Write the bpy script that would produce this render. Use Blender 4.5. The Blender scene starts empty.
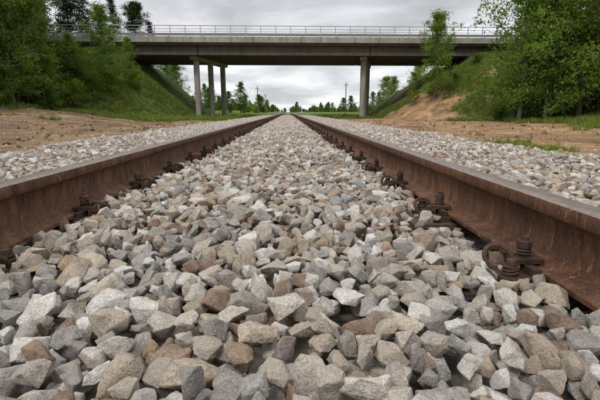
import bpy, bmesh, math, random, time
import numpy as np
from mathutils import Vector, Matrix, Euler, noise as mnoise
random.seed(7); rng=np.random.default_rng(7)
scene=bpy.context.scene
scene.view_settings.view_transform='Standard'; scene.view_settings.look='None'
scene.view_settings.exposure=0
COL=scene.collection
S=0.585; Y0=0.97            # sleeper spacing / first sleeper
RX=0.7965                    # rail centre
# ------------------------------------------------------------------ node helpers
def new_mat(name):
    m=bpy.data.materials.new(name); m.use_nodes=True
    nt=m.node_tree; nt.nodes.clear()
    out=nt.nodes.new('ShaderNodeOutputMaterial'); b=nt.nodes.new('ShaderNodeBsdfPrincipled')
    nt.links.new(b.outputs[0],out.inputs[0])
    return m,nt,b,out
def nd(nt,t,**k):
    n=nt.nodes.new(t)
    for a,v in k.items(): setattr(n,a,v)
    return n
def noise(nt,vec,scale,detail=4,rough=.6,dist=0):
    n=nd(nt,'ShaderNodeTexNoise'); n.inputs['Scale'].default_value=scale
    n.inputs['Detail'].default_value=detail; n.inputs['Roughness'].default_value=rough
    n.inputs['Distortion'].default_value=dist
    if vec is not None: nt.links.new(vec,n.inputs['Vector'])
    return n.outputs['Fac']
def ramp(nt,fac,stops,interp='LINEAR'):
    r=nd(nt,'ShaderNodeValToRGB'); cr=r.color_ramp; cr.interpolation=interp
    while len(cr.elements)<len(stops): cr.elements.new(0.5)
    for e,(p,c) in zip(cr.elements,stops):
        e.position=p; e.color=(c[0],c[1],c[2],1) if hasattr(c,'__len__') else (c,c,c,1)
    nt.links.new(fac,r.inputs[0]); return r.outputs[0]
def mix(nt,fac,a,b,mode='MIX'):
    m=nd(nt,'ShaderNodeMix',data_type='RGBA',blend_type=mode)
    for sock,v in ((m.inputs[0],fac),(m.inputs[6],a),(m.inputs[7],b)):
        if hasattr(v,'is_linked'): nt.links.new(v,sock)
        elif hasattr(v,'__len__'): sock.default_value=(v[0],v[1],v[2],1)
        else: sock.default_value=v if sock.type=='VALUE' else (v,v,v,1)
    return m.outputs[2]
def math_(nt,op,a,b=0.5,clamp=False):
    m=nd(nt,'ShaderNodeMath',operation=op,use_clamp=clamp)
    for i,v in ((0,a),(1,b)):
        if hasattr(v,'is_linked'): nt.links.new(v,m.inputs[i])
        else: m.inputs[i].default_value=v
    return m.outputs[0]
def bump(nt,b,h,dist,strength=1.0):
    n=nd(nt,'ShaderNodeBump'); n.inputs['Distance'].default_value=dist; n.inputs['Strength'].default_value=strength
    nt.links.new(h,n.inputs['Height']); nt.links.new(n.outputs[0],b.inputs['Normal'])
def L(nt,a,b): nt.links.new(a,b)
# ------------------------------------------------------------------ materials
def stone_mat(name,inst):
    m,nt,b,o=new_mat(name)
    tc=nd(nt,'ShaderNodeTexCoord'); geo=nd(nt,'ShaderNodeNewGeometry')
    if inst: rnd=nd(nt,'ShaderNodeObjectInfo').outputs['Random']; sc=1.0
    else: rnd=nd(nt,'ShaderNodeAttribute',attribute_name='rnd').outputs['Fac']; sc=32.0
    pal=[(0,(.40,.375,.34)),(.11,(.29,.27,.245)),(.20,(.49,.46,.415)),(.30,(.36,.305,.24)),(.37,(.55,.53,.495)),(.47,(.24,.175,.13)),
         (.52,(.43,.38,.315)),(.60,(.33,.315,.30)),(.71,(.30,.225,.165)),(.76,(.60,.58,.55)),(.84,(.38,.345,.295)),(.94,(.38,.28,.195))]
    col=ramp(nt,rnd,pal,'CONSTANT')
    vec=nd(nt,'ShaderNodeVectorMath',operation='ADD'); L(nt,tc.outputs['Object'],vec.inputs[0])
    comb=nd(nt,'ShaderNodeCombineXYZ'); L(nt,math_(nt,'MULTIPLY',rnd,37.0),comb.inputs[0]); L(nt,comb.outputs[0],vec.inputs[1])
    v=vec.outputs[0] if inst else tc.outputs['Object']
    n1=noise(nt,v,1.1*sc,3,.65,.4); n2=noise(nt,v,9*sc,3 if inst else 1,.8)
    col=mix(nt,1.0,col,ramp(nt,n1,[(.3,.68),(.7,1.25)]),'MULTIPLY')
    col=mix(nt,1.0,col,ramp(nt,n2,[(.30,.5),(.46,.98),(.66,1.38)]),'MULTIPLY')
    st=math_(nt,'MULTIPLY',ramp(nt,n1,[(.54,0),(.66,1)]),.40)
    col=mix(nt,st,col,(.26,.175,.11))
    wn=ramp(nt,noise(nt,geo.outputs['Position'],2.2,2,.6),[(.44,0),(.65,1)])
    col=mix(nt,math_(nt,'MULTIPLY',wn,.32),col,mix(nt,1.0,col,(.95,.79,.62),'MULTIPLY'))
    L(nt,col,b.inputs['Base Color']); b.inputs['Roughness'].default_value=.85; b.inputs['Specular IOR Level'].default_value=.3
    if inst:
        n3=noise(nt,v,3.0*sc,3,.7)
        h=math_(nt,'ADD',math_(nt,'MULTIPLY',n3,.9),math_(nt,'MULTIPLY',n2,.55))
        bump(nt,b,h,.007,.85)
    return m
MAT_STONE=stone_mat('crushed_granite',True); MAT_STONE_FAR=stone_mat('crushed_granite_far',False)

def rust_mat(name,c1,c2,c3,streak=True):
    m,nt,b,o=new_mat(name); geo=nd(nt,'ShaderNodeNewGeometry')
    mp=nd(nt,'ShaderNodeMapping'); mp.inputs['Scale'].default_value=(1,1,.22 if streak else 1); L(nt,geo.outputs['Position'],mp.inputs[0])
    n1=noise(nt,mp.outputs[0],22,5,.65,.5); n2=noise(nt,geo.outputs['Position'],160,3,.7); n3=noise(nt,geo.outputs['Position'],3,3,.6)
    col=ramp(nt,n1,[(.3,c1),(.52,c2),(.72,c3)])
    col=mix(nt,1.0,col,ramp(nt,n2,[(.3,.6),(.7,1.3)]),'MULTIPLY')
    col=mix(nt,1.0,col,ramp(nt,n3,[(.3,.65),(.7,1.3)]),'MULTIPLY')
    if streak:
        sp=ramp(nt,noise(nt,mp.outputs[0],55,3,.8,1.5),[(.60,0),(.66,1)])
        col=mix(nt,math_(nt,'MULTIPLY',sp,.55),col,(.36,.22,.13))
        s2=ramp(nt,noise(nt,geo.outputs['Position'],26,2,.5,3.0),[(.49,0),(.5,1),(.51,0)])
        s3=ramp(nt,noise(nt,geo.outputs['Position'],4,2,.5),[(.48,0),(.6,1)])
        col=mix(nt,math_(nt,'MULTIPLY',math_(nt,'MULTIPLY',s2,s3),.4),col,(.42,.31,.22))
    L(nt,col,b.inputs['Base Color']); b.inputs['Roughness'].default_value=.72; b.inputs['Specular IOR Level'].default_value=.25
    bump(nt,b,n2,.0015,.6); return m
MAT_RUST=rust_mat('rusted_rail_side',(.055,.028,.018),(.12,.058,.034),(.20,.095,.05))
MAT_RUST2=rust_mat('rusted_fastener',(.028,.018,.013),(.062,.037,.026),(.12,.068,.042),False)
m,nt,b,o=new_mat('worn_rail_head'); MAT_HEAD=m
geo=nd(nt,'ShaderNodeNewGeometry'); mp=nd(nt,'ShaderNodeMapping'); mp.inputs['Scale'].default_value=(1,.04,1); L(nt,geo.outputs['Position'],mp.inputs[0])
n=noise(nt,mp.outputs[0],160,5,.7); n2=noise(nt,geo.outputs['Position'],35,5,.7)
col=ramp(nt,n,[(.3,(.19,.145,.12)),(.6,(.29,.24,.21)),(.75,(.42,.38,.355))])
col=mix(nt,1.0,col,ramp(nt,n2,[(.3,.6),(.65,1.15)]),'MULTIPLY')
L(nt,col,b.inputs['Base Color']); b.inputs['Metallic'].default_value=.5; L(nt,ramp(nt,n2,[(.3,.52),(.7,.34)]),b.inputs['Roughness']); bump(nt,b,n2,.0008,.5)

m,nt,b,o=new_mat('creosoted_timber'); MAT_SLEEPER=m
tc=nd(nt,'ShaderNodeTexCoord'); mp=nd(nt,'ShaderNodeMapping'); mp.inputs['Scale'].default_value=(.15,1,1); L(nt,tc.outputs['Object'],mp.inputs[0])
n=noise(nt,mp.outputs[0],60,6,.7,.6); L(nt,ramp(nt,n,[(.3,(.035,.024,.018)),(.7,(.10,.07,.05))]),b.inputs['Base Color']); b.inputs['Roughness'].default_value=.85; bump(nt,b,n,.006)

def concrete_mat(name,base,dark):
    m,nt,b,o=new_mat(name); geo=nd(nt,'ShaderNodeNewGeometry')
    mp=nd(nt,'ShaderNodeMapping'); mp.inputs['Scale'].default_value=(1,1,.18); L(nt,geo.outputs['Position'],mp.inputs[0])
    n1=noise(nt,mp.outputs[0],1.6,6,.7,.3); n2=noise(nt,geo.outputs['Position'],14,5,.7); n3=noise(nt,geo.outputs['Position'],.35,3,.6)
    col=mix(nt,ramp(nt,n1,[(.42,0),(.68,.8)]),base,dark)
    col=mix(nt,1.0,col,ramp(nt,n2,[(.3,.85),(.7,1.1)]),'MULTIPLY'); col=mix(nt,1.0,col,ramp(nt,n3,[(.3,.85),(.7,1.12)]),'MULTIPLY')
    L(nt,col,b.inputs['Base Color']); b.inputs['Roughness'].default_value=.9; bump(nt,b,n2,.01,.4); return m
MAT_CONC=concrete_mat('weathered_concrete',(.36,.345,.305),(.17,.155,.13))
MAT_CONC_D=concrete_mat('shaded_girder_concrete',(.13,.11,.09),(.07,.058,.048))  # under-deck shade put into the base colour; streaks on it are weathering
m,nt,b,o=new_mat('galvanised_steel'); MAT_GALV=m
geo=nd(nt,'ShaderNodeNewGeometry'); L(nt,ramp(nt,noise(nt,geo.outputs['Position'],5,5,.7),[(.3,(.27,.28,.28)),(.7,(.40,.41,.41))]),b.inputs['Base Color']); b.inputs['Roughness'].default_value=.6; b.inputs['Metallic'].default_value=.3
m,nt,b,o=new_mat('asphalt'); MAT_ASPH=m
geo=nd(nt,'ShaderNodeNewGeometry'); n=noise(nt,geo.outputs['Position'],40,4,.7); L(nt,ramp(nt,n,[(.3,.035),(.7,.07)]),b.inputs['Base Color']); b.inputs['Roughness'].default_value=.9
m,nt,b,o=new_mat('road_paint'); MAT_PAINT=m; b.inputs['Base Color'].default_value=(.7,.7,.68,1); b.inputs['Roughness'].default_value=.7

def bark_mat(name,c1,c2):
    m,nt,b,o=new_mat(name); tc=nd(nt,'ShaderNodeTexCoord'); mp=nd(nt,'ShaderNodeMapping'); mp.inputs['Scale'].default_value=(1,1,.5); L(nt,tc.outputs['Object'],mp.inputs[0])
    n=noise(nt,mp.outputs[0],7,6,.7,1); L(nt,ramp(nt,n,[(.35,c1),(.62,c2)]),b.inputs['Base Color']); b.inputs['Roughness'].default_value=.9; bump(nt,b,n,.03); return m
MAT_BARK=bark_mat('bark',(.05,.04,.03),(.16,.13,.10)); MAT_BIRCH=bark_mat('birch_bark',(.09,.08,.07),(.33,.31,.28))
def leaf_mat(name,dark,mid,light,trans=.35):
    m=bpy.data.materials.new(name); m.use_nodes=True; nt=m.node_tree; nt.nodes.clear()
    out=nd(nt,'ShaderNodeOutputMaterial'); at=nd(nt,'ShaderNodeAttribute',attribute_name='rnd'); oi=nd(nt,'ShaderNodeObjectInfo')
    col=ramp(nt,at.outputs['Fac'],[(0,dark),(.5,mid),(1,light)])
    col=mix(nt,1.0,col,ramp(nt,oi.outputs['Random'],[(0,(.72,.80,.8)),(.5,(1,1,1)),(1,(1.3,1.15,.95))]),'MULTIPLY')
    d=nd(nt,'ShaderNodeBsdfDiffuse')
    t=nd(nt,'ShaderNodeBsdfTranslucent'); ms=nd(nt,'ShaderNodeMixShader'); ms.inputs[0].default_value=trans
    L(nt,col,d.inputs['Color']); L(nt,mix(nt,1.0,col,(1.25,1.3,.6),'MULTIPLY'),t.inputs['Color'])
    L(nt,d.outputs[0],ms.inputs[1]); L(nt,t.outputs[0],ms.inputs[2]); L(nt,ms.outputs[0],out.inputs[0]); return m
MAT_LEAF=leaf_mat('leaf_birch',(.065,.11,.02),(.14,.22,.042),(.24,.34,.075))
MAT_LEAF_D=leaf_mat('leaf_dark',(.034,.060,.015),(.08,.135,.03),(.15,.215,.052))
MAT_NEEDLE=leaf_mat('needles',(.012,.024,.012),(.028,.05,.022),(.05,.08,.03),.15)
MAT_GRASS=leaf_mat('grass_blades',(.08,.12,.024),(.165,.24,.05),(.31,.33,.12),.3)
# ------------------------------------------------------------------ mesh helpers
def mesh_from(name,V,F,mats=(),mi=None,smooth=False,attrs=None):
    me=bpy.data.meshes.new(name); me.from_pydata(V if isinstance(V,list) else V.tolist(),[],F if isinstance(F,list) else F.tolist())
    for mt in mats: me.materials.append(mt)
    if mi is not None: me.polygons.foreach_set('material_index',np.asarray(mi,dtype=np.int32))
    if smooth: me.polygons.foreach_set('use_smooth',np.ones(len(me.polygons),dtype=bool))
    if attrs:
        for k,(dom,arr) in attrs.items():
            a=me.attributes.new(k,'FLOAT',dom); a.data.foreach_set('value',np.asarray(arr,dtype=np.float32))
    me.update(); return me
def add_obj(name,me,parent=None,loc=(0,0,0),rot=(0,0,0),scl=(1,1,1)):
    o=bpy.data.objects.new(name,me); COL.objects.link(o); o.location=loc; o.rotation_euler=rot; o.scale=scl
    if parent: o.parent=parent
    return o
class MB:
    def __init__(s): s.V=[];s.F=[];s.M=[]
    def add(s,V,F,m=0):
        n=len(s.V); s.V+= [tuple(v) for v in V]; s.F+=[tuple(i+n for i in f) for f in F]; s.M+=[m]*len(F)
    def box(s,x0,x1,y0,y1,z0,z1,m=0):
        V=[(x0,y0,z0),(x1,y0,z0),(x1,y1,z0),(x0,y1,z0),(x0,y0,z1),(x1,y0,z1),(x1,y1,z1),(x0,y1,z1)]
        s.add(V,[(0,3,2,1),(4,5,6,7),(0,1,5,4),(1,2,6,5),(2,3,7,6),(3,0,4,7)],m)
    def tube(s,P,R,n=6,m=0,cap=True,closed=False):
        P=[Vector(p) for p in P]; V=[];F=[]; k=len(P)
        up=Vector((0,0,1))
        for i,p in enumerate(P):
            d=(P[min(i+1,k-1)]-P[max(i-1,0)]).normalized()
            a=up if abs(d.z)<.9 else Vector((1,0,0))
            u=d.cross(a).normalized(); w=d.cross(u)
            for j in range(n):
                t=2*math.pi*j/n; V.append(p+(u*math.cos(t)+w*math.sin(t))*R[i])
        for i in range(k-1):
            for j in range(n):
                F.append((i*n+j,i*n+(j+1)%n,(i+1)*n+(j+1)%n,(i+1)*n+j))
        if cap: F.append(tuple(range(n))[::-1]); F.append(tuple((k-1)*n+j for j in range(n)))
        s.add(V,F,m)
    def prism(s,c,r,z0,z1,n=6,m=0,a0=0,r2=None):
        r2=r2 or r
        V=[(c[0]+r*math.cos(a0+2*math.pi*j/n),c[1]+r*math.sin(a0+2*math.pi*j/n),z0) for j in range(n)]+\
          [(c[0]+r2*math.cos(a0+2*math.pi*j/n),c[1]+r2*math.sin(a0+2*math.pi*j/n),z1) for j in range(n)]
        F=[(j,(j+1)%n,n+(j+1)%n,n+j) for j in range(n)]+[tuple(range(n))[::-1],tuple(range(n,2*n))]
        s.add(V,F,m)
    def mesh(s,name,mats,smooth=False): return mesh_from(name,s.V,s.F,mats,s.M,smooth)
def bevel_mesh(me,w,seg=1):
    bm=bmesh.new(); bm.from_mesh(me); bmesh.ops.bevel(bm,geom=bm.edges[:],offset=w,segments=seg,affect='EDGES',clamp_overlap=True); bm.to_mesh(me); bm.free()
# ------------------------------------------------------------------ geometry-nodes instancer
def instancer(name,pts,rot,scl,idx,coll):
    me=bpy.data.meshes.new(name); n=len(pts); me.vertices.add(n)
    me.vertices.foreach_set('co',np.asarray(pts,dtype=np.float32).ravel())
    a=me.attributes.new('rot','FLOAT_VECTOR','POINT'); a.data.foreach_set('vector',np.asarray(rot,dtype=np.float32).ravel())
    a=me.attributes.new('scl','FLOAT_VECTOR','POINT'); a.data.foreach_set('vector',np.asarray(scl,dtype=np.float32).ravel())
    a=me.attributes.new('idx','INT','POINT'); a.data.foreach_set('value',np.asarray(idx,dtype=np.int32))
    o=add_obj(name,me)
    g=bpy.data.node_groups.new(name+'_gn','GeometryNodeTree')
    g.interface.new_socket('Geometry',in_out='INPUT',socket_type='NodeSocketGeometry'); g.interface.new_socket('Geometry',in_out='OUTPUT',socket_type='NodeSocketGeometry')
    gi=g.nodes.new('NodeGroupInput'); go=g.nodes.new('NodeGroupOutput'); iop=g.nodes.new('GeometryNodeInstanceOnPoints')
    ci=g.nodes.new('GeometryNodeCollectionInfo'); ci.inputs['Collection'].default_value=coll; ci.inputs['Separate Children'].default_value=True; ci.inputs['Reset Children'].default_value=True
    def na(nm,t):
        q=g.nodes.new('GeometryNodeInputNamedAttribute'); q.data_type=t; q.inputs['Name'].default_value=nm; return q.outputs['Attribute']
    l=g.links.new
    l(gi.outputs[0],iop.inputs['Points']); l(ci.outputs[0],iop.inputs['Instance']); iop.inputs['Pick Instance'].default_value=True
    l(na('idx','INT'),iop.inputs['Instance Index']); l(na('rot','FLOAT_VECTOR'),iop.inputs['Rotation']); l(na('scl','FLOAT_VECTOR'),iop.inputs['Scale'])
    l(iop.outputs[0],go.inputs[0])
    md=o.modifiers.new('instances','NODES'); md.node_group=g
    return o
def src_coll(name,meshes):
    c=bpy.data.collections.new(name)
    for i,me in enumerate(meshes): c.objects.link(bpy.data.objects.new('%s_%02d'%(name,i),me))
    return c
# ------------------------------------------------------------------ terrain
def sst(a,b,x):
    t=np.clip((x-a)/(b-a),0,1); return t*t*(3-2*t)
def wob(x,y,f=1.0,p=0.0):
    return (np.sin(x*.37*f+1.3+p+1.7*np.sin(y*.21*f+p))+np.sin(y*.43*f+2.1*p+1.9*np.sin(x*.29*f))+.6*np.sin((x*.9+y*.7)*f+p)+.5*np.sin((x*-.8+y*1.3)*f+2*p))/3.1
def hg(x,y):
    x=np.asarray(x,float);y=np.asarray(y,float)
    away=sst(3.6,6,np.abs(x))
    base=-.34+away*(.07*wob(x,y,1.6)+.04*wob(x,y,4.5,2)+.022*wob(x,y,9,3))
    base=base+1.25*sst(9,24,-x)*(1+.25*wob(x,y,.8,1))+.75*sst(17,27,x)+.4*sst(26,60,np.abs(x))*wob(x,y,.3,3)
    dy=np.maximum(np.maximum(49.3-y,y-62.7),0)
    dl=np.hypot(np.maximum(x+21.5,0)*.9,dy*.62); dr=np.hypot(np.maximum(25.5-x,0)*.64,dy*.60)
    e=8.8-np.where(x<0,dl,dr); 
    cap=6.85+np.maximum(np.abs(x)-27.3,0)*2.2
    e=np.minimum(e,cap)
    e=e+.22*wob(x,y,2.2,4)*(e>0)*(e<8.6)
    return np.maximum(base,e)
def dirt(x,y):
    x=np.asarray(x,float);y=np.asarray(y,float)
    w=wob(x,y,1.1,5)
    l=(1-sst(17.5,20.5,-x+1.2*w))*(1-sst(31,38,y+3*w))*(x<0)
    r=(1-sst(16.0,19.0,x+1.3*w))*(1-sst(42,50,y+3*w-.2*x))*(x>0)
    l=l*(1-.45*sst(.25,.7,wob(x,y,2.1,11))*sst(10,16,-x))
    strip=sst(4.5,4.9,x+.2*w)*(1-sst(5.6,6.1,x+.3*w))*sst(7.2,7.8,y)*(1-sst(9.8,10.8,y))
    r=r*(1-.85*strip)*(1-.6*sst(.3,.7,wob(x,y,1.9,14))*sst(9,14,x))
    near=(1-sst(4.2,5.6,np.abs(x)+.6*w))
    d=np.maximum(np.maximum(l,r),near)
    h=hg(x,y); emb=(h>1.2)*(x>8)*(sst(.35,.6,wob(x,y,1.5,9)))*.65
    return np.clip(np.maximum(d,emb),0,1)
xs=np.concatenate([-np.geomspace(900,62,22),np.arange(-60,60.01,.5),np.geomspace(62,900,22)])
ys=np.concatenate([-np.geomspace(200,7,10),np.arange(-6,95,.5),np.geomspace(96,2500,45)])
X,Y=np.meshgrid(xs,ys); Z=hg(X,Y); D=dirt(X,Y)
nx,ny=len(xs),len(ys); V=np.stack([X.ravel(),Y.ravel(),Z.ravel()],1)
ii=(np.arange(ny-1)[:,None]*nx+np.arange(nx-1)[None]).ravel(); F=np.stack([ii,ii+1,ii+nx+1,ii+nx],1)
m,nt,b,o=new_mat('earth_and_grass'); MAT_GROUND=m
geo=nd(nt,'ShaderNodeNewGeometry'); pos=geo.outputs['Position']; at=nd(nt,'ShaderNodeAttribute',attribute_name='dirt')
sx=nd(nt,'ShaderNodeSeparateXYZ'); L(nt,pos,sx.inputs[0])
nA=noise(nt,pos,.8,5,.65); nB=noise(nt,pos,9,5,.75); nE=noise(nt,pos,.3,4,.65,.8)
side=ramp(nt,math_(nt,'ADD',math_(nt,'MULTIPLY',sx.outputs[0],.05),.5,True),[(.3,0),(.7,1)])
dl=ramp(nt,nA,[(.32,(.23,.15,.085)),(.5,(.37,.25,.15)),(.66,(.52,.39,.26))]); dr=ramp(nt,nA,[(.32,(.30,.175,.085)),(.5,(.48,.30,.16)),(.66,(.60,.43,.27))])
dc=mix(nt,side,dl,dr); dc=mix(nt,1.0,dc,ramp(nt,nB,[(.32,.55),(.48,.97),(.66,1.25)]),'MULTIPLY')
dc=mix(nt,1.0,dc,ramp(nt,nE,[(.38,.66),(.58,1.12)]),'MULTIPLY')
gc=ramp(nt,nA,[(.3,(.07,.10,.022)),(.5,(.12,.165,.04)),(.7,(.20,.23,.08))]); gc=mix(nt,1.0,gc,ramp(nt,nB,[(.3,.65),(.68,1.3)]),'MULTIPLY')
mk=math_(nt,'ADD',at.outputs['Fac'],math_(nt,'MULTIPLY',math_(nt,'SUBTRACT',nB,.5),1.3))
mk=ramp(nt,mk,[(.40,0),(.58,1)])
L(nt,mix(nt,mk,gc,dc),b.inputs['Base Color']); b.inputs['Roughness'].default_value=.95; b.inputs['Specular IOR Level'].default_value=.15
bump(nt,b,nB,.2,.9)
add_obj('ground',mesh_from('ground',V,F,[MAT_GROUND],smooth=True,attrs={'dirt':('POINT',D.ravel())}))
# ballast bed
m,nt,b,o=new_mat('gravel_bed'); MAT_BED=m
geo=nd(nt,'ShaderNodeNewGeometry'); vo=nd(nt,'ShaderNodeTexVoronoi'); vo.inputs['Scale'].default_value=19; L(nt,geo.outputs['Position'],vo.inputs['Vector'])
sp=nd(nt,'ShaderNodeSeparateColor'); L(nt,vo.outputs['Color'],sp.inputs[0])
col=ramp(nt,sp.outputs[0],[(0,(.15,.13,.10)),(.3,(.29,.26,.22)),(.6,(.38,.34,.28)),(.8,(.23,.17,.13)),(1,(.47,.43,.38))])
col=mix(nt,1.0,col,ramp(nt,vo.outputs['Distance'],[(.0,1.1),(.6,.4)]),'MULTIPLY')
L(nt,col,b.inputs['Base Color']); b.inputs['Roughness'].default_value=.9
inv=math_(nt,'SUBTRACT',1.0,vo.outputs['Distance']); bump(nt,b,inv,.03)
prof=[(-3.75,-.5),(-3.3,-.36),(-2.75,-.045),(0,-.04),(2.75,-.045),(3.3,-.36),(3.75,-.5)]
yb=[-30,65,66,120,400,2400]; V=[];F=[]
for j,y in enumerate(yb):
    for (x,z) in prof: V.append((x,y,z+(.055 if (y>=66 and abs(x)<3) else 0)))
for j in range(len(yb)-1):
    for i in range(6): F.append((j*7+i,j*7+i+1,(j+1)*7+i+1,(j+1)*7+i))
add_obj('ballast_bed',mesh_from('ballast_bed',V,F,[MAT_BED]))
# ------------------------------------------------------------------ rocks
def hull_rock(seed,npts,cuts,disp):
    r=random.Random(seed); bm=bmesh.new()
    ax=(1.0+r.uniform(0,.4),1.0-r.uniform(0,.12),.80-r.uniform(0,.24))
    for i in range(npts):
        v=Vector((r.gauss(0,1),r.gauss(0,1),r.gauss(0,1))).normalized()
        v=Vector([math.copysign(abs(c)**.70,c) for c in v])*r.uniform(.82,1.06)
        bm.verts.new((v.x*ax[0],v.y*ax[1],v.z*ax[2]))
    res=bmesh.ops.convex_hull(bm,input=bm.verts[:])
    for v in [g for g in res['geom_interior'] if isinstance(g,bmesh.types.BMVert)]: bm.verts.remove(v)
    if cuts:
        bmesh.ops.dissolve_limit(bm,angle_limit=math.radians(17),verts=bm.verts[:],edges=bm.edges[:])
        bmesh.ops.bevel(bm,geom=bm.edges[:],offset=.04,segments=1,affect='EDGES',clamp_overlap=True)
        bmesh.ops.triangulate(bm,faces=bm.faces[:])
        for _ in range(4):
            long=[e for e in bm.edges if e.calc_length()>.26]
            if not long: break
            bmesh.ops.subdivide_edges(bm,edges=long,cuts=1); bmesh.ops.triangulate(bm,faces=[f for f in bm.faces if len(f.verts)>3])
        off=Vector((seed*3.1,seed*1.7,0)); bm.normal_update()
        for v in bm.verts:
            a=mnoise.noise(v.co*1.6+off)*disp*1.5+mnoise.noise(v.co*4.5+off)*disp*.8
            v.co+=v.normal*a
    bmesh.ops.recalc_face_normals(bm,faces=bm.faces[:])
    me=bpy.data.meshes.new('stone'); bm.to_mesh(me); bm.free(); return me
rocks=[]
for i in range(40):
    me=hull_rock(i+1,11+i%6,True,.055); me.materials.append(MAT_STONE)
    me.polygons.foreach_set('use_smooth',np.ones(len(me.polygons),dtype=bool))
    me.set_sharp_from_angle(angle=math.radians(24))
    rocks.append(me)
ROCKC=src_coll('ballast_stone_source',rocks)
def pack(x0,x1,y0,y1,ys0,seed,natt):
    r=random.Random(seed); cs=.08; grid={}; out=[]
    W=x1-x0;Hh=y1-y0; R=r.random; sq=math.sqrt
    for a in range(natt):
        rad=.0170+.0205*R()**1.7
        best=None
        for c in range(4):
            x=x0+W*R(); y=y0+Hh*R(); ax=abs(x)
            drop=max(0,ax-2.75)*.62
            dr=abs(ax-RX)
            dys=abs((y-ys0+S/2)%S-S/2)
            fl=-.022-drop
            if dys<.135: fl=.010-drop if ax<1.4 else fl
            if dr<.064+rad*.72: 
                continue
            mid=max(0,1-(x/.62)**2) if ax<.62 else 0
            tgt=.024+.014*mid+.010*math.sin(x*3.1+y*1.7)+.008*math.sin(y*4.3-x*2.2)-drop
            if dr<.17: tgt-=.014
            if dr<.17+rad*.5 and dys<.07+rad*.6: 
                if dr<.12+rad*.5: continue
                tgt=.016; fl=-.02
            z=fl+rad*.25; ci=int(x//cs); cj=int(y//cs)
            for i in (ci-1,ci,ci+1):
                for j in (cj-1,cj,cj+1):
                    for (px,py,pz,pr) in grid.get((i,j),()):
                        cc=.83*(rad+pr); d2=(x-px)**2+(y-py)**2
                        if d2<cc*cc:
                            zz=pz+sq(cc*cc-d2)
                            if zz>z: z=zz
            if z>tgt+.004 : continue
            if best is None or z-tgt<best[3]: best=(x,y,z,z-tgt)
        if best is None: continue
        x,y,z,_=best; grid.setdefault((int(x//cs),int(y//cs)),[]).append((x,y,z,rad)); out.append((x,y,z,rad))
    keep=[]
    for (x,y,z,rad) in out:
        ci=int(x//cs); cj=int(y//cs); cov=0
        for i in (ci-1,ci,ci+1):
            for j in (cj-1,cj,cj+1):
                for (px,py,pz,pr) in grid.get((i,j),()):
                    if pz-z>.018 and (x-px)**2+(y-py)**2<(rad+pr*.6)**2: cov+=1
        keep.append(cov<4)
    return np.array(out)[np.array(keep)]
yA=Y0-S/2-2*S; yB=Y0-S/2+11*S
t0=time.time()
P=pack(-3.4,3.4,yA,yB,Y0,5,115000)
n=len(P); print('near stones',n,time.time()-t0)
sc=P[:,3:4]*rng.uniform(1.0,1.28,(n,3))
rot=rng.uniform(0,6.283,(n,3)); 
flat=rng.random(n)<.6; rot[flat,0]=rng.normal(0,.4,flat.sum()); rot[flat,1]=rng.normal(0,.4,flat.sum())
instancer('ballast_stones',P[:,:3],rot,sc,rng.integers(0,40,n),ROCKC)
LS=11*S
Q=pack(-3.4,3.4,0,LS,S/2,11,85000); print('far section stones',len(Q))
tm=[]
for i in range(14):
    me=hull_rock(100+i,10,False,0); v=np.array([t.co[:] for t in me.vertices]); f=np.array([p.vertices[:] for p in me.polygons]); tm.append((v,f)); bpy.data.meshes.remove(me)
VV=[];FF=[];RR=[];off=0
for (x,y,z,r) in Q:
    v,f=tm[random.randrange(14)]
    M=np.array(Euler((random.uniform(0,6.28),random.uniform(0,6.28),random.uniform(0,6.28))).to_matrix())
    VV.append(v@M.T*r*1.15+np.array([x,y,z])); FF.append(f+off); RR.append(np.full(len(f),random.random())); off+=len(v)
VV=np.concatenate(VV);FF=np.concatenate(FF);RR=np.concatenate(RR)
me=bpy.data.meshes.new('ballast_section'); me.vertices.add(len(VV)); me.vertices.foreach_set('co',VV.astype(np.float32).ravel())
me.loops.add(FF.size); me.loops.foreach_set('vertex_index',FF.astype(np.int32).ravel()); me.polygons.add(len(FF)); me.polygons.foreach_set('loop_start',np.arange(0,FF.size,3,dtype=np.int32))
me.update(calc_edges=True)
a=me.attributes.new('rnd','FLOAT','FACE'); a.data.foreach_set('value',RR.astype(np.float32)); me.materials.append(MAT_STONE_FAR)
SEC=src_coll('ballast_section_source',[me])
pts=[];rt=[];k=0
for k in range(9):
    y=yB+k*LS
    if k%2: pts.append((0,y+LS,0)); rt.append((0,0,math.pi))
    else: pts.append((0,y,0)); rt.append((0,0,0))
instancer('ballast_stones',pts,rt,np.ones((9,3)),[0]*9,SEC)
# stray stones and clods on the dirt
ns=4200; sx_=np.where(rng.random(ns)<.5,-1,1)*(3.35+rng.exponential(2.2,ns)); sy_=rng.uniform(1,36,ns)
rr=rng.uniform(.010,.036,ns)
instancer('scattered_stones',np.stack([sx_,sy_,hg(sx_,sy_)+rr*.2],1),rng.uniform(0,6.28,(ns,3)),np.repeat(rr[:,None],3,1),rng.integers(0,36,ns),ROCKC)
clod=[]
for i in range(5):
    me=hull_rock(200+i,16,True,.16); me.materials.append(MAT_GROUND)
    a=me.attributes.new('dirt','FLOAT','POINT'); a.data.foreach_set('value',np.full(len(me.vertices),1.2,dtype=np.float32)); clod.append(me)
CL=src_coll('clod_source',clod)
nc=2600; cx=np.where(rng.random(nc)<.5,-1,1)*rng.uniform(4,19,nc); cy=rng.uniform(4,42,nc); rr=rng.uniform(.02,.05,nc)+.10*rng.random(nc)**8
kk=dirt(cx,cy)>.7; cx,cy,rr=cx[kk],cy[kk],rr[kk]; nc=len(cx)
instancer('earth_clods',np.stack([cx,cy,hg(cx,cy)],1),rng.uniform(0,6.28,(nc,3)),rr[:,None]*np.array([1.3,1.3,.8]),rng.integers(0,5,nc),CL)
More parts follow.
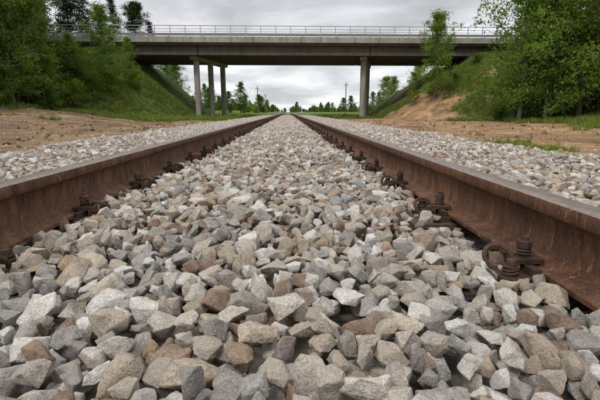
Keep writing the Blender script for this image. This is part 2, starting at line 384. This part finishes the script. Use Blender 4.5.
# ------------------------------------------------------------------ rails
half=[(.075,0),(.075,.011),(.045,.0185),(.018,.028),(.0105,.045),(.009,.085),(.0105,.120),(.018,.1325),(.034,.1395),(.0365,.145),(.0365,.168),(.0345,.1745),(.028,.1785),(.014,.1798)]
prof=half+[(0,.18)]+[(-x,z) for x,z in half[::-1]]
def rail(cx):
    y=[-6,-1,1,3,6,12,25,60,150,500,2300]; V=[];F=[];M=[]; n=len(prof)
    for yy in y:
        for (x,z) in prof: V.append((cx+x,yy,z+.02))
    for j in range(len(y)-1):
        for i in range(n):
            i2=(i+1)%n; F.append((j*n+i2,j*n+i,(j+1)*n+i,(j+1)*n+i2)); zz=(prof[i][1]+prof[i2][1])/2
            M.append(1 if zz>.173 else 0)
    F.append(tuple(range(n))); M.append(0)
    me=mesh_from('rail',V,F,[MAT_RUST,MAT_HEAD],M,True); me.set_sharp_from_angle(angle=math.radians(38)); return add_obj('steel_rail',me)
rail(-RX); rail(RX)
mb=MB(); mb.box(-1.37,1.37,-.125,.125,-.18,0); me=mb.mesh('sleeper',[MAT_SLEEPER]); bevel_mesh(me,.008,2)
SL=src_coll('sleeper_source',[me]); ksl=np.arange(-6,210); pts=[(0,Y0+k*S,.001) for k in ksl]
instancer('railway_sleepers',pts,np.zeros((len(pts),3)),np.ones((len(pts),3)),[0]*len(pts),SL)
# fastening
mb=MB()
mb.box(-.175,.175,-.075,.075,.002,.0195)
def coil(c,R,r,z0,turns,pitch,tilt=0,mb=mb):
    P=[];N=int(turns*16)
    for i in range(N+1):
        t=2*math.pi*i/16; P.append((c[0]+R*math.cos(t),c[1]+R*math.sin(t),z0+pitch*i/16+tilt*R*math.cos(t)))
    mb.tube(P,[r]*len(P),6)
for sgn in (-1,1):
    mb.box(min(sgn*.079,sgn*.100),max(sgn*.079,sgn*.100),-.065,.065,.0195,.040)
    a,b_=sgn*.050,sgn*.124
    mb.box(min(a,b_),max(a,b_),-.028,.028,.041,.053)
    mb.box(min(sgn*.112,b_),max(sgn*.112,b_),-.028,.028,.0195,.0409)
    mb.box(min(a,sgn*.060),max(a,sgn*.060),-.028,.028,.0345,.0409)
    c=(sgn*.090,0)
    mb.prism(c,.020,.0531,.0565,16); coil(c,.015,.0038,.060,1.9,.0085,.10*sgn)
    mb.prism(c,.0185,.077,.094,6,a0=.4); mb.prism(c,.0155,.094,.097,6,a0=.4,r2=.012); mb.prism(c,.0095,.053,.106,12)
    for yy in ((-.045,.045)):
        c=(sgn*.145,yy)
        mb.prism(c,.021,.0196,.0225,16); coil(c,.0165,.0045,.027,1.7,.009,-.14*sgn)
        mb.prism(c,.020,.042,.046,16); mb.prism(c,.014,.046,.061,6,a0=yy*9,r2=.012); mb.prism(c,.010,.02,.046,10)
    P_=[(sgn*(.150+.034*math.cos(t)),-.012-.016*math.sin(t*1.3),.046+.028*math.sin(t)) for t in np.linspace(-.7,3.9,20)]
    mb.tube(P_,[.0065]*len(P_),8)
me=mb.mesh('fastening',[MAT_RUST2],False); me.polygons.foreach_set('use_smooth',np.ones(len(me.polygons),dtype=bool)); me.set_sharp_from_angle(angle=math.radians(35))
FA=src_coll('fastening_source',[me]); pts=[];rt=[]
for k in range(-4,140):
    for sg in (-1,1): pts.append((sg*RX,Y0+k*S+random.uniform(-.008,.008)+(0.02 if sg<0 else 0),0)); rt.append((0,0,(0 if sg<0 else math.pi)+random.uniform(-.02,.02)))
instancer('rail_fastenings',pts,rt,np.ones((len(pts),3)),[0]*len(pts),FA)
# ------------------------------------------------------------------ bridge
BR=bpy.data.objects.new('road_overpass_bridge',None); COL.objects.link(BR)
YN,YF=50.0,61.6; BX=28.0
mb=MB()
mb.box(-BX,BX,YN+.05,YF-.05,8.12,8.55)
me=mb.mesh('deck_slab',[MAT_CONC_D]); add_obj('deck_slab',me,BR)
mb=MB()
for (a,b_) in ((YN-.25,YN+.35),(YF-.35,YF+.25)):
    for i in range(14):
        mb.box(-BX+i*4+.012,-BX+(i+1)*4-.012,a,b_,8.36,9.02)
me=mb.mesh('fascia_kerb',[MAT_CONC]); bevel_mesh(me,.025); add_obj('fascia_kerb',me,BR)
mb=MB()
for i in range(7):
    y=YN+.75+i*(YF-YN-1.5)/6
    for (xa,xb) in ((-BX,-10.6),(-10.5,10.0),(10.1,BX)):
        mb.box(xa,xb,y-.13,y+.13,7.42,8.119); mb.box(xa,xb,y-.28,y+.28,7.06,7.419)
for xd in np.arange(-26,27,4.3):
    for i in range(6):
        y=YN+.75+i*(YF-YN-1.5)/6; mb.box(xd-.12,xd+.12,y+.135,y+(YF-YN-1.5)/6-.135,7.56,8.117)
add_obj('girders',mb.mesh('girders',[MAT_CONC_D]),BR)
mb=MB()
for x0,y0 in ((-11.15,52.2),(9.6,52.2)):
    A=Vector((x0,y0)); dv=Vector((1.0,3.9))
    pts3=[A+dv*k for k in (0,1,2)]
    for p in pts3: mb.prism((p.x,p.y),.36,-.6,6.70,20)
    a=A-dv*.22; c=A+dv*2.22; nrm=Vector((dv.y,-dv.x)).normalized()*.42
    q=[a-nrm,a+nrm,c+nrm,c-nrm]
    V=[(t.x,t.y,6.66) for t in q]+[(t.x,t.y,7.055) for t in q]
    mb.add(V,[(0,3,2,1),(4,5,6,7),(0,1,5,4),(1,2,6,5),(2,3,7,6),(3,0,4,7)])
me=mb.mesh('piers',[MAT_CONC]); me.polygons.foreach_set('use_smooth',np.ones(len(me.polygons),dtype=bool)); me.set_sharp_from_angle(angle=math.radians(30)); add_obj('piers',me,BR)
mb=MB()
for sgn in (-1,1):
    mb.box(min(sgn*27,sgn*28.4),max(sgn*27,sgn*28.4),YN-.4,YF+.4,5.8,7.055)
    mb.box(min(sgn*28.01,sgn*28.6),max(sgn*28.01,sgn*28.6),YN-.3,YF+.3,7.057,8.6)
add_obj('abutments',mb.mesh('abutments',[MAT_CONC]),BR)
mb=MB()
for y in (YN-.05,YF+.05):
    for x in np.arange(-BX+.5,BX,1.75): mb.box(x-.035,x+.035,y-.035,y+.035,9.021,10.18)
    for z,hh in ((10.18,.07),(9.84,.04),(9.56,.04),(9.28,.04)): mb.box(-BX,BX,y-.03,y+.03,z,z+hh)
add_obj('parapet_railing',mb.mesh('parapet_railing',[MAT_GALV]),BR)
mb=MB()
mb.box(-BX,BX,YN+.351,YF-.351,8.551,8.84); add_obj('roadway',mb.mesh('roadway',[MAT_ASPH]),BR)
mb=MB()
for y,s_ in ((YN+.9,1),(YF-.9,-1)):
    for x in np.arange(-90,90,2.0): mb.box(x-.05,x+.05,y-.03,y+.03,8.6,9.55)
    pr=[(0,9.28),(.05*s_,9.33),(.05*s_,9.38),(0,9.43),(.05*s_,9.48),(.05*s_,9.53),(0,9.58)]
    V=[];F=[]
    for x in (-90,90): V+=[(x,y+.035*s_+a,z) for a,z in pr]
    for i in range(6): F.append((i,i+1,7+i+1,7+i))
    mb.add(V,F)
add_obj('crash_barrier',mb.mesh('crash_barrier',[MAT_GALV]))
mb=MB()
for xa,xb in ((-500,-BX-.01),(BX+.01,500)): mb.box(xa,xb,YN+.6,YF-.6,8.3,8.845)
add_obj('road',mb.mesh('road',[MAT_ASPH]))
mb=MB()
for yy in (YN+1.6,YF-1.7): mb.add([(-300,yy,8.85),(300,yy,8.85),(300,yy+.12,8.85),(-300,yy+.12,8.85)],[(0,1,2,3)])
add_obj('road_markings',mb.mesh('road_markings',[MAT_PAINT]))
# ------------------------------------------------------------------ trees
def tree(name,seed,H,cb,R,nl,mats,leaf=.09,per=60,clr=.42,kind='d',stems=1):
    r=random.Random(seed); g=np.random.default_rng(seed); mb=MB(); C=[]
    for st in range(stems):
        bx,by=(0,0) if stems==1 else (r.uniform(-.5,.5)*R*.6,r.uniform(-.5,.5)*R*.6)
        Hs=H*(1 if st==0 else r.uniform(.65,.95)); tr=[]
        ph=r.uniform(0,6.28); lean=r.uniform(0,.05)
        def tp(t): return Vector((bx+math.cos(ph)*lean*t*Hs+.012*Hs*math.sin(t*6+ph),by+math.sin(ph)*lean*t*Hs+.012*Hs*math.sin(t*5+2*ph),t*Hs-.3*(t==0)))
        T=[tp(i/9) for i in range(10)]; r0=.010*Hs+.02
        mb.tube(T,[r0*(1-.93*i/9)*(1.35 if i==0 else 1) for i in range(10)],8)
        az=r.uniform(0,6.28)
        for i in range(nl//stems):
            s=(i+r.random())/(nl//stems); t=cb+(1-cb)*s*.98; az+=2.4+r.uniform(-.5,.5)
            if kind=='c': ln=R*(1-s)**.85*r.uniform(.75,1.15)+.15; el=-.15+.5*s
            else: ln=R*max(.18,math.sin(math.pi*(.22+.74*s))**.8)*r.uniform(.5,1.25); el=.2+.75*s+r.uniform(-.2,.2)
            p0=tp(t); d=Vector((math.cos(az)*math.cos(el),math.sin(az)*math.cos(el),math.sin(el)))
            pts=[p0]; cur=d.copy()
            for k in range(4):
                cur=(cur+Vector((r.uniform(-.2,.2),r.uniform(-.2,.2),r.uniform(-.12,.16)-(.08 if kind=='c' else .02)))).normalized(); pts.append(pts[-1]+cur*ln/4)
            rl=max(.012,r0*(1-.9*t)*.45); mb.tube(pts,[rl,rl*.75,rl*.5,rl*.3,rl*.12],5,cap=False)
            tint=r.random()
            for k in range(1,5):
                for q in range(2 if kind!='c' else 1):
                    tw=Vector((r.gauss(0,1),r.gauss(0,1),r.gauss(0,.6))).normalized(); l2=ln*.28*r.uniform(.4,1.1)
                    e=pts[k]+tw*l2+Vector((0,0,.06)); mb.tube([pts[k],(pts[k]+e)/2+Vector((0,0,.04)),e],[rl*.25,rl*.18,rl*.08],3,cap=False)
                    if k>1 or kind=='c' or r.random()<.6: C.append((e,clr*r.uniform(.5,1.25),tint*.45+r.random()*.35,tw if kind!='c' else cur))
    nb=len(mb.F); Vb=np.array(mb.V); nV=len(Vb)
    LV=[];LR=[]
    for (c,cr_,tn,_) in C:
        k=max(6,int(per*r.uniform(.5,1.4))); cc=np.array(c)+g.normal(0,1,(k,3))*np.array([cr_,cr_,cr_*(.62 if kind!='c' else .28)])*.55
        u=g.normal(0,1,(k,3)); u/=np.linalg.norm(u,axis=1)[:,None]; w=np.cross(u,g.normal(0,1,(k,3))); w/=np.linalg.norm(w,axis=1)[:,None]
        sz=leaf*g.uniform(.6,1.3,(k,1)); a=u*sz*(.75 if kind!='c' else 1.3); bb=w*sz*(.45 if kind!='c' else .16)
        LV.append(np.stack([cc-a,cc+bb-a*.1,cc+a,cc-bb-a*.1],1).reshape(-1,3))
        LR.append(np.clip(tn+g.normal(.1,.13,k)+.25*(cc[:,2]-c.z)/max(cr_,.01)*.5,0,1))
    LV=np.concatenate(LV);LR=np.concatenate(LR); nq=len(LR)
    Fl=(np.arange(nq*4).reshape(-1,4)+nV).tolist()
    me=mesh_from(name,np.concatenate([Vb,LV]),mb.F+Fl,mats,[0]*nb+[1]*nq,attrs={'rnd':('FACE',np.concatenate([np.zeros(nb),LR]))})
    return me
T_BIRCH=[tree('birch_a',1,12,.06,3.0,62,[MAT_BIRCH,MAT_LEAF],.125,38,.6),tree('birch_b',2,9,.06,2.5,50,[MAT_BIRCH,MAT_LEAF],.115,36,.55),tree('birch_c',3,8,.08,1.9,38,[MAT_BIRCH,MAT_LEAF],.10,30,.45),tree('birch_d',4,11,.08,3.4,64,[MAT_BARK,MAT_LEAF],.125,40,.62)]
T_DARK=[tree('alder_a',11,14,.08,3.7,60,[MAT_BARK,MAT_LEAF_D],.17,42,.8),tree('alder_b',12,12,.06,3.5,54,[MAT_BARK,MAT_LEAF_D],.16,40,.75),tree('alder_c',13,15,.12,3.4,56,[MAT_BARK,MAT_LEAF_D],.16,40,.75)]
T_BUSH=[tree('bush_a',21,2.6,.05,1.5,26,[MAT_BARK,MAT_LEAF],.09,34,.42,stems=4),tree('bush_b',22,3.4,.05,1.7,30,[MAT_BARK,MAT_LEAF],.095,36,.45,stems=4),tree('bush_c',23,2.4,.04,1.5,24,[MAT_BARK,MAT_LEAF_D],.09,36,.42,stems=3)]
T_SPR=[tree('spruce_a',31,20,.12,2.9,110,[MAT_BARK,MAT_NEEDLE],.17,30,.6,'c'),tree('pine_a',32,19,.5,2.8,40,[MAT_BARK,MAT_NEEDLE],.15,60,.75)]
def put(name,me,x,y,s=1.0,sz=None,rz=None):
    z=float(hg(x,y))-.05; s2=sz or s
    return add_obj(name,me,None,(x,y,z),(0,0,random.uniform(0,6.28) if rz is None else rz),(s,s,s2))
# left forest
for (x,y,k,s) in [(-21.5,29,0,.95),(-23.5,33,2,1.05),(-22.0,35,1,1.0),(-24.6,37.5,2,.95),(-27.5,38,0,1.05),(-27,31,1,1.1),(-29,37,2,1.15),(-31,34,0,1.1),(-30,43,0,1.1),(-27,43.5,2,.9),(-33,42,1,1.2),(-36,38,2,1.15),(-30,27,1,1.1),(-41,34,1,1.2),(-24,22,0,.9),(-25.5,34.5,0,1.1)]:
    put('deciduous_tree',T_DARK[k],x,y,s)
for (x,y,k,s) in [(-20.0,31.0,0,.9),(-17.6,41.5,1,.80),(-16.6,44.5,2,.55),(-24.5,42,3,.75),(-22.5,30,3,.95),(-20.2,40,2,.55),(-19.6,34.5,1,.5)]: put('birch_tree',T_BIRCH[k],x,y,s)
for (x,y,k,s) in [(-20.3,27,1,.9),(-19.6,33.5,2,.9),(-18.9,37,0,.9),(-17.9,39,1,.75),(-16.9,41,0,.8),(-15.8,44,1,.55),(-19.6,39,2,1.0),(-21.2,32,0,1.1),(-22.5,25,1,1.1),(-19.8,29,2,.75),(-21.5,36,1,1.1),(-21.0,41.5,1,.9),(-22.5,44,0,.8)]:
    put('bush',T_BUSH[k],x,y,s)
# right side
for (x,y,k,s) in [(15.9,44,1,.94),(13.9,45.5,2,.45),(17.7,31,0,1.05),(19.0,29.5,1,1.1),(20.6,28.5,3,1.15),(24,33,3,1.15),(28,36,1,1.1),(22.0,25.5,1,1.15),(26.5,29.5,0,1.15),(23.0,36.5,3,1.0),(20.2,33.5,0,.9)]: put('birch_tree',T_BIRCH[k],x,y,s,rz=k*1.3+x)
for (x,y,k,s) in [(29,38,0,.85),(32,40,1,.95),(34,34,2,1.),(26,32,0,.9),(30,29,0,.95),(38,44,2,1.)]: put('deciduous_tree',T_DARK[k],x,y,s)
for (x,y,k,s) in [(19.2,33,0,.7),(21.5,31.5,1,.8),(22,29,2,.8),(24.5,30.5,1,.9),(18.0,34,2,.5),(20.5,39,0,.7),(23,41,1,.7),(25.5,43,2,.8),(18.5,45,0,.4),(21.5,47,2,.45)]: put('bush',T_BUSH[k],x,y,s)
# beyond bridge
for (x,y,k,s) in [(-37,80,0,1.2),(-42,84,1,1.25),(-34.5,86,0,1.1),(-31,88,1,1.1),(-47,82,0,1.25),(-28.5,90,0,.9),(-44,78,0,1.15)]: put('conifer_tree',T_SPR[k],x,y,s)
for (x,y,k,s) in [(-21,80,1,1.),(-24,84,0,.9),(17.5,74,2,.75),(19.2,79,2,.9),(22,84,1,.8),(25,78,0,.8)]: put('birch_tree',T_BIRCH[k],x,y,s)
# distant tree line: one instanced mass
TC=src_coll('treeline_source',T_BIRCH+T_DARK+T_BUSH)
pts=[];sc=[];ix=[]
def tl(x,y,s,i): pts.append((x,y,float(hg(x,y))-.1)); sc.append((s*random.uniform(.85,1.4),s*random.uniform(.85,1.4),s)); ix.append(i)
for i in range(480):
    sd=-1 if random.random()<.55 else 1
    y=115+590*random.random()**1.5
    if math.sin(y*.045+sd)+.5*math.sin(y*.13)<-.7 and random.random()<.7: continue
    x=sd*((12 if sd<0 else 24)+55*random.random()**1.5+y*.012)
    q=.8 if sd<0 else .6
    if random.random()<.45: tl(x,y,q*random.uniform(.8,1.6),random.choice((7,8,9)))
    else: tl(x,y,q*random.uniform(.3,.95)*random.choice((.6,1,1)),random.randrange(7))
for i in range(420):
    x=random.uniform(-130,130); y=random.uniform(760,1150)
    if abs(x)<5: continue
    tl(x,y,random.uniform(.35,1.0)*(1+.4*math.sin(x*.11)),random.randrange(7))
for i in range(70):
    sd=random.choice((-1,1)); x=sd*random.uniform(44,120); y=random.uniform(15,110)
    if 44<y<68: continue
    tl(x,y,random.uniform(.8,1.2),random.randrange(7))
rt=np.zeros((len(pts),3)); rt[:,2]=rng.uniform(0,6.28,len(pts))
instancer('distant_treeline',pts,rt,sc,ix,TC)
# ------------------------------------------------------------------ grass
def tuft(seed,nb,h):
    r=random.Random(seed); V=[];F=[];R=[]
    for i in range(nb):
        a=r.uniform(0,6.28); d=r.uniform(0,.16); x,y=math.cos(a)*d,math.sin(a)*d; hh=h*r.uniform(.45,1.1); w=r.uniform(.006,.012); an=r.uniform(0,6.28)
        lx,ly=math.cos(an),math.sin(an); le=r.uniform(.1,.5)*hh; px,py=-ly*w,lx*w; n=len(V)
        V+=[(x-px,y-py,-.02),(x+px,y+py,-.02),(x+lx*le*.3+px*.8,y+ly*le*.3+py*.8,hh*.55),(x+lx*le*.3-px*.8,y+ly*le*.3-py*.8,hh*.55),(x+lx*le,y+ly*le,hh)]
        F+=[(n,n+1,n+2,n+3),(n+3,n+2,n+4)]; t=r.random(); R+=[t,t]
    return mesh_from('tuft',V,F,[MAT_GRASS],attrs={'rnd':('FACE',R)})
GC=src_coll('grass_source',[tuft(i,26,.34+.05*(i%3)) for i in range(6)])
def scatter(n,x0,x1,y0,y1,thr=.5):
    x=rng.uniform(x0,x1,n); y=rng.uniform(y0,y1,n); d=dirt(x,y)+.45*(rng.random(n)-.5)+.2*wob(x,y,5,1); k=(d<thr)&(np.abs(x)>3.6)&~((np.abs(x)<27.5)&(y>50)&(y<61.5)&(rng.random(n)<.8))
    k&=~((np.abs(x)>27)&(y>49.8)&(y<61.8))
    return x[k],y[k]
G=[scatter(18000,-30,-9,10,52),scatter(22000,11,32,12,52),scatter(2000,3.8,8,6.5,12,.45),scatter(8000,-14,14,36,100),scatter(3000,-45,-25,10,50)]
wx=np.where(rng.random(420)<.5,-1,1)*rng.uniform(4,17,420); wy=rng.uniform(7,36,420); kk=wob(wx,wy,2.4,8)>.15
G.append((wx[kk],wy[kk])); nw=kk.sum()
gx=np.concatenate([g[0] for g in G]);gy=np.concatenate([g[1] for g in G]); n=len(gx); print('tufts',n)
s=rng.uniform(.5,1.4,(n,1))*(.75+.35*np.clip(wob(gx,gy,1.3,2),-1,1))[:,None]
nearstrip=(np.abs(gx)<9)&(gy<22); s[nearstrip]*=rng.uniform(.25,.6,(nearstrip.sum(),1)); s[-nw:]*=.45
rt=np.zeros((n,3)); rt[:,2]=rng.uniform(0,6.28,n)
instancer('grass',np.stack([gx,gy,hg(gx,gy)],1),rt,np.repeat(s,3,1)*np.array([1.3,1.3,1]),rng.integers(0,6,n),GC)
# ------------------------------------------------------------------ poles beyond the bridge
def pole(x,y,h,arm):
    mb=MB(); mb.prism((0,0),.13,-.3,h,12,r2=.08); mb.box(-.5,.5,-.05,.05,h-.75,h-.65)
    for xx in (-.42,0,.42): mb.prism((xx,0),.035,h-.649,h-.45,8,r2=.02)
    if arm: mb.tube([(0,0,h-1.4),(.7,0,h-1.0)],[.03,.03],6)
    me=mb.mesh('utility_pole',[MAT_BARK]); add_obj('utility_pole',me,None,(x,y,float(hg(x,y))))
pole(-7.2,100,7.0,True); pole(12.8,90,7.2,False); pole(-8,150,7.2,False)
# ------------------------------------------------------------------ world
SUN_EL=math.radians(52); SUN_AZ=math.radians(215)
w=bpy.data.worlds.new('World'); scene.world=w; w.use_nodes=True; nt=w.node_tree; nt.nodes.clear()
out=nd(nt,'ShaderNodeOutputWorld'); bg1=nd(nt,'ShaderNodeBackground'); bg2=nd(nt,'ShaderNodeBackground'); ms=nd(nt,'ShaderNodeMixShader')
sky=nd(nt,'ShaderNodeTexSky',sky_type='NISHITA'); sky.sun_disc=False; sky.sun_elevation=SUN_EL; sky.sun_rotation=SUN_AZ
L(nt,sky.outputs[0],bg1.inputs[0]); bg1.inputs[1].default_value=.1
tc=nd(nt,'ShaderNodeTexCoord'); sp=nd(nt,'ShaderNodeSeparateXYZ'); L(nt,tc.outputs['Generated'],sp.inputs[0])
zz=math_(nt,'ADD',math_(nt,'MAXIMUM',sp.outputs[2],0.0),.16)
cb=nd(nt,'ShaderNodeCombineXYZ'); L(nt,math_(nt,'DIVIDE',sp.outputs[0],zz),cb.inputs[0]); L(nt,math_(nt,'DIVIDE',sp.outputs[1],zz),cb.inputs[1])
n1=noise(nt,cb.outputs[0],1.1,6,.56,.4)
el=ramp(nt,sp.outputs[2],[(0,(.90,.92,.94)),(.12,(.86,.875,.90)),(.2,(.70,.71,.735)),(.3,(.52,.525,.54)),(.5,(.86,.87,.89)),(.75,(1.42,1.42,1.43))])
cl=mix(nt,1.0,el,ramp(nt,n1,[(.34,.68),(.48,.95),(.62,1.28)]),'MULTIPLY')
L(nt,cl,bg2.inputs[0]); bg2.inputs[1].default_value=1.0
ms.inputs[0].default_value=.93; L(nt,bg1.outputs[0],ms.inputs[1]); L(nt,bg2.outputs[0],ms.inputs[2]); L(nt,ms.outputs[0],out.inputs[0])
sd=bpy.data.lights.new('sun','SUN'); sd.energy=1.5; sd.angle=math.radians(12); sd.color=(1,.95,.88)
so=bpy.data.objects.new('sun',sd); COL.objects.link(so)
dirv=Vector((math.sin(SUN_AZ)*math.cos(SUN_EL),math.cos(SUN_AZ)*math.cos(SUN_EL),math.sin(SUN_EL)))
so.rotation_euler=dirv.to_track_quat('Z','Y').to_euler()
# ------------------------------------------------------------------ camera
cd=bpy.data.cameras.new('camera'); cd.lens=24; cd.sensor_width=36; cd.clip_start=.02; cd.clip_end=6000
co=bpy.data.objects.new('camera',cd); COL.objects.link(co); co.location=(.10,0,.417)
co.rotation_euler=(math.radians(90-12.4),0,math.radians(-1.7)); scene.camera=co
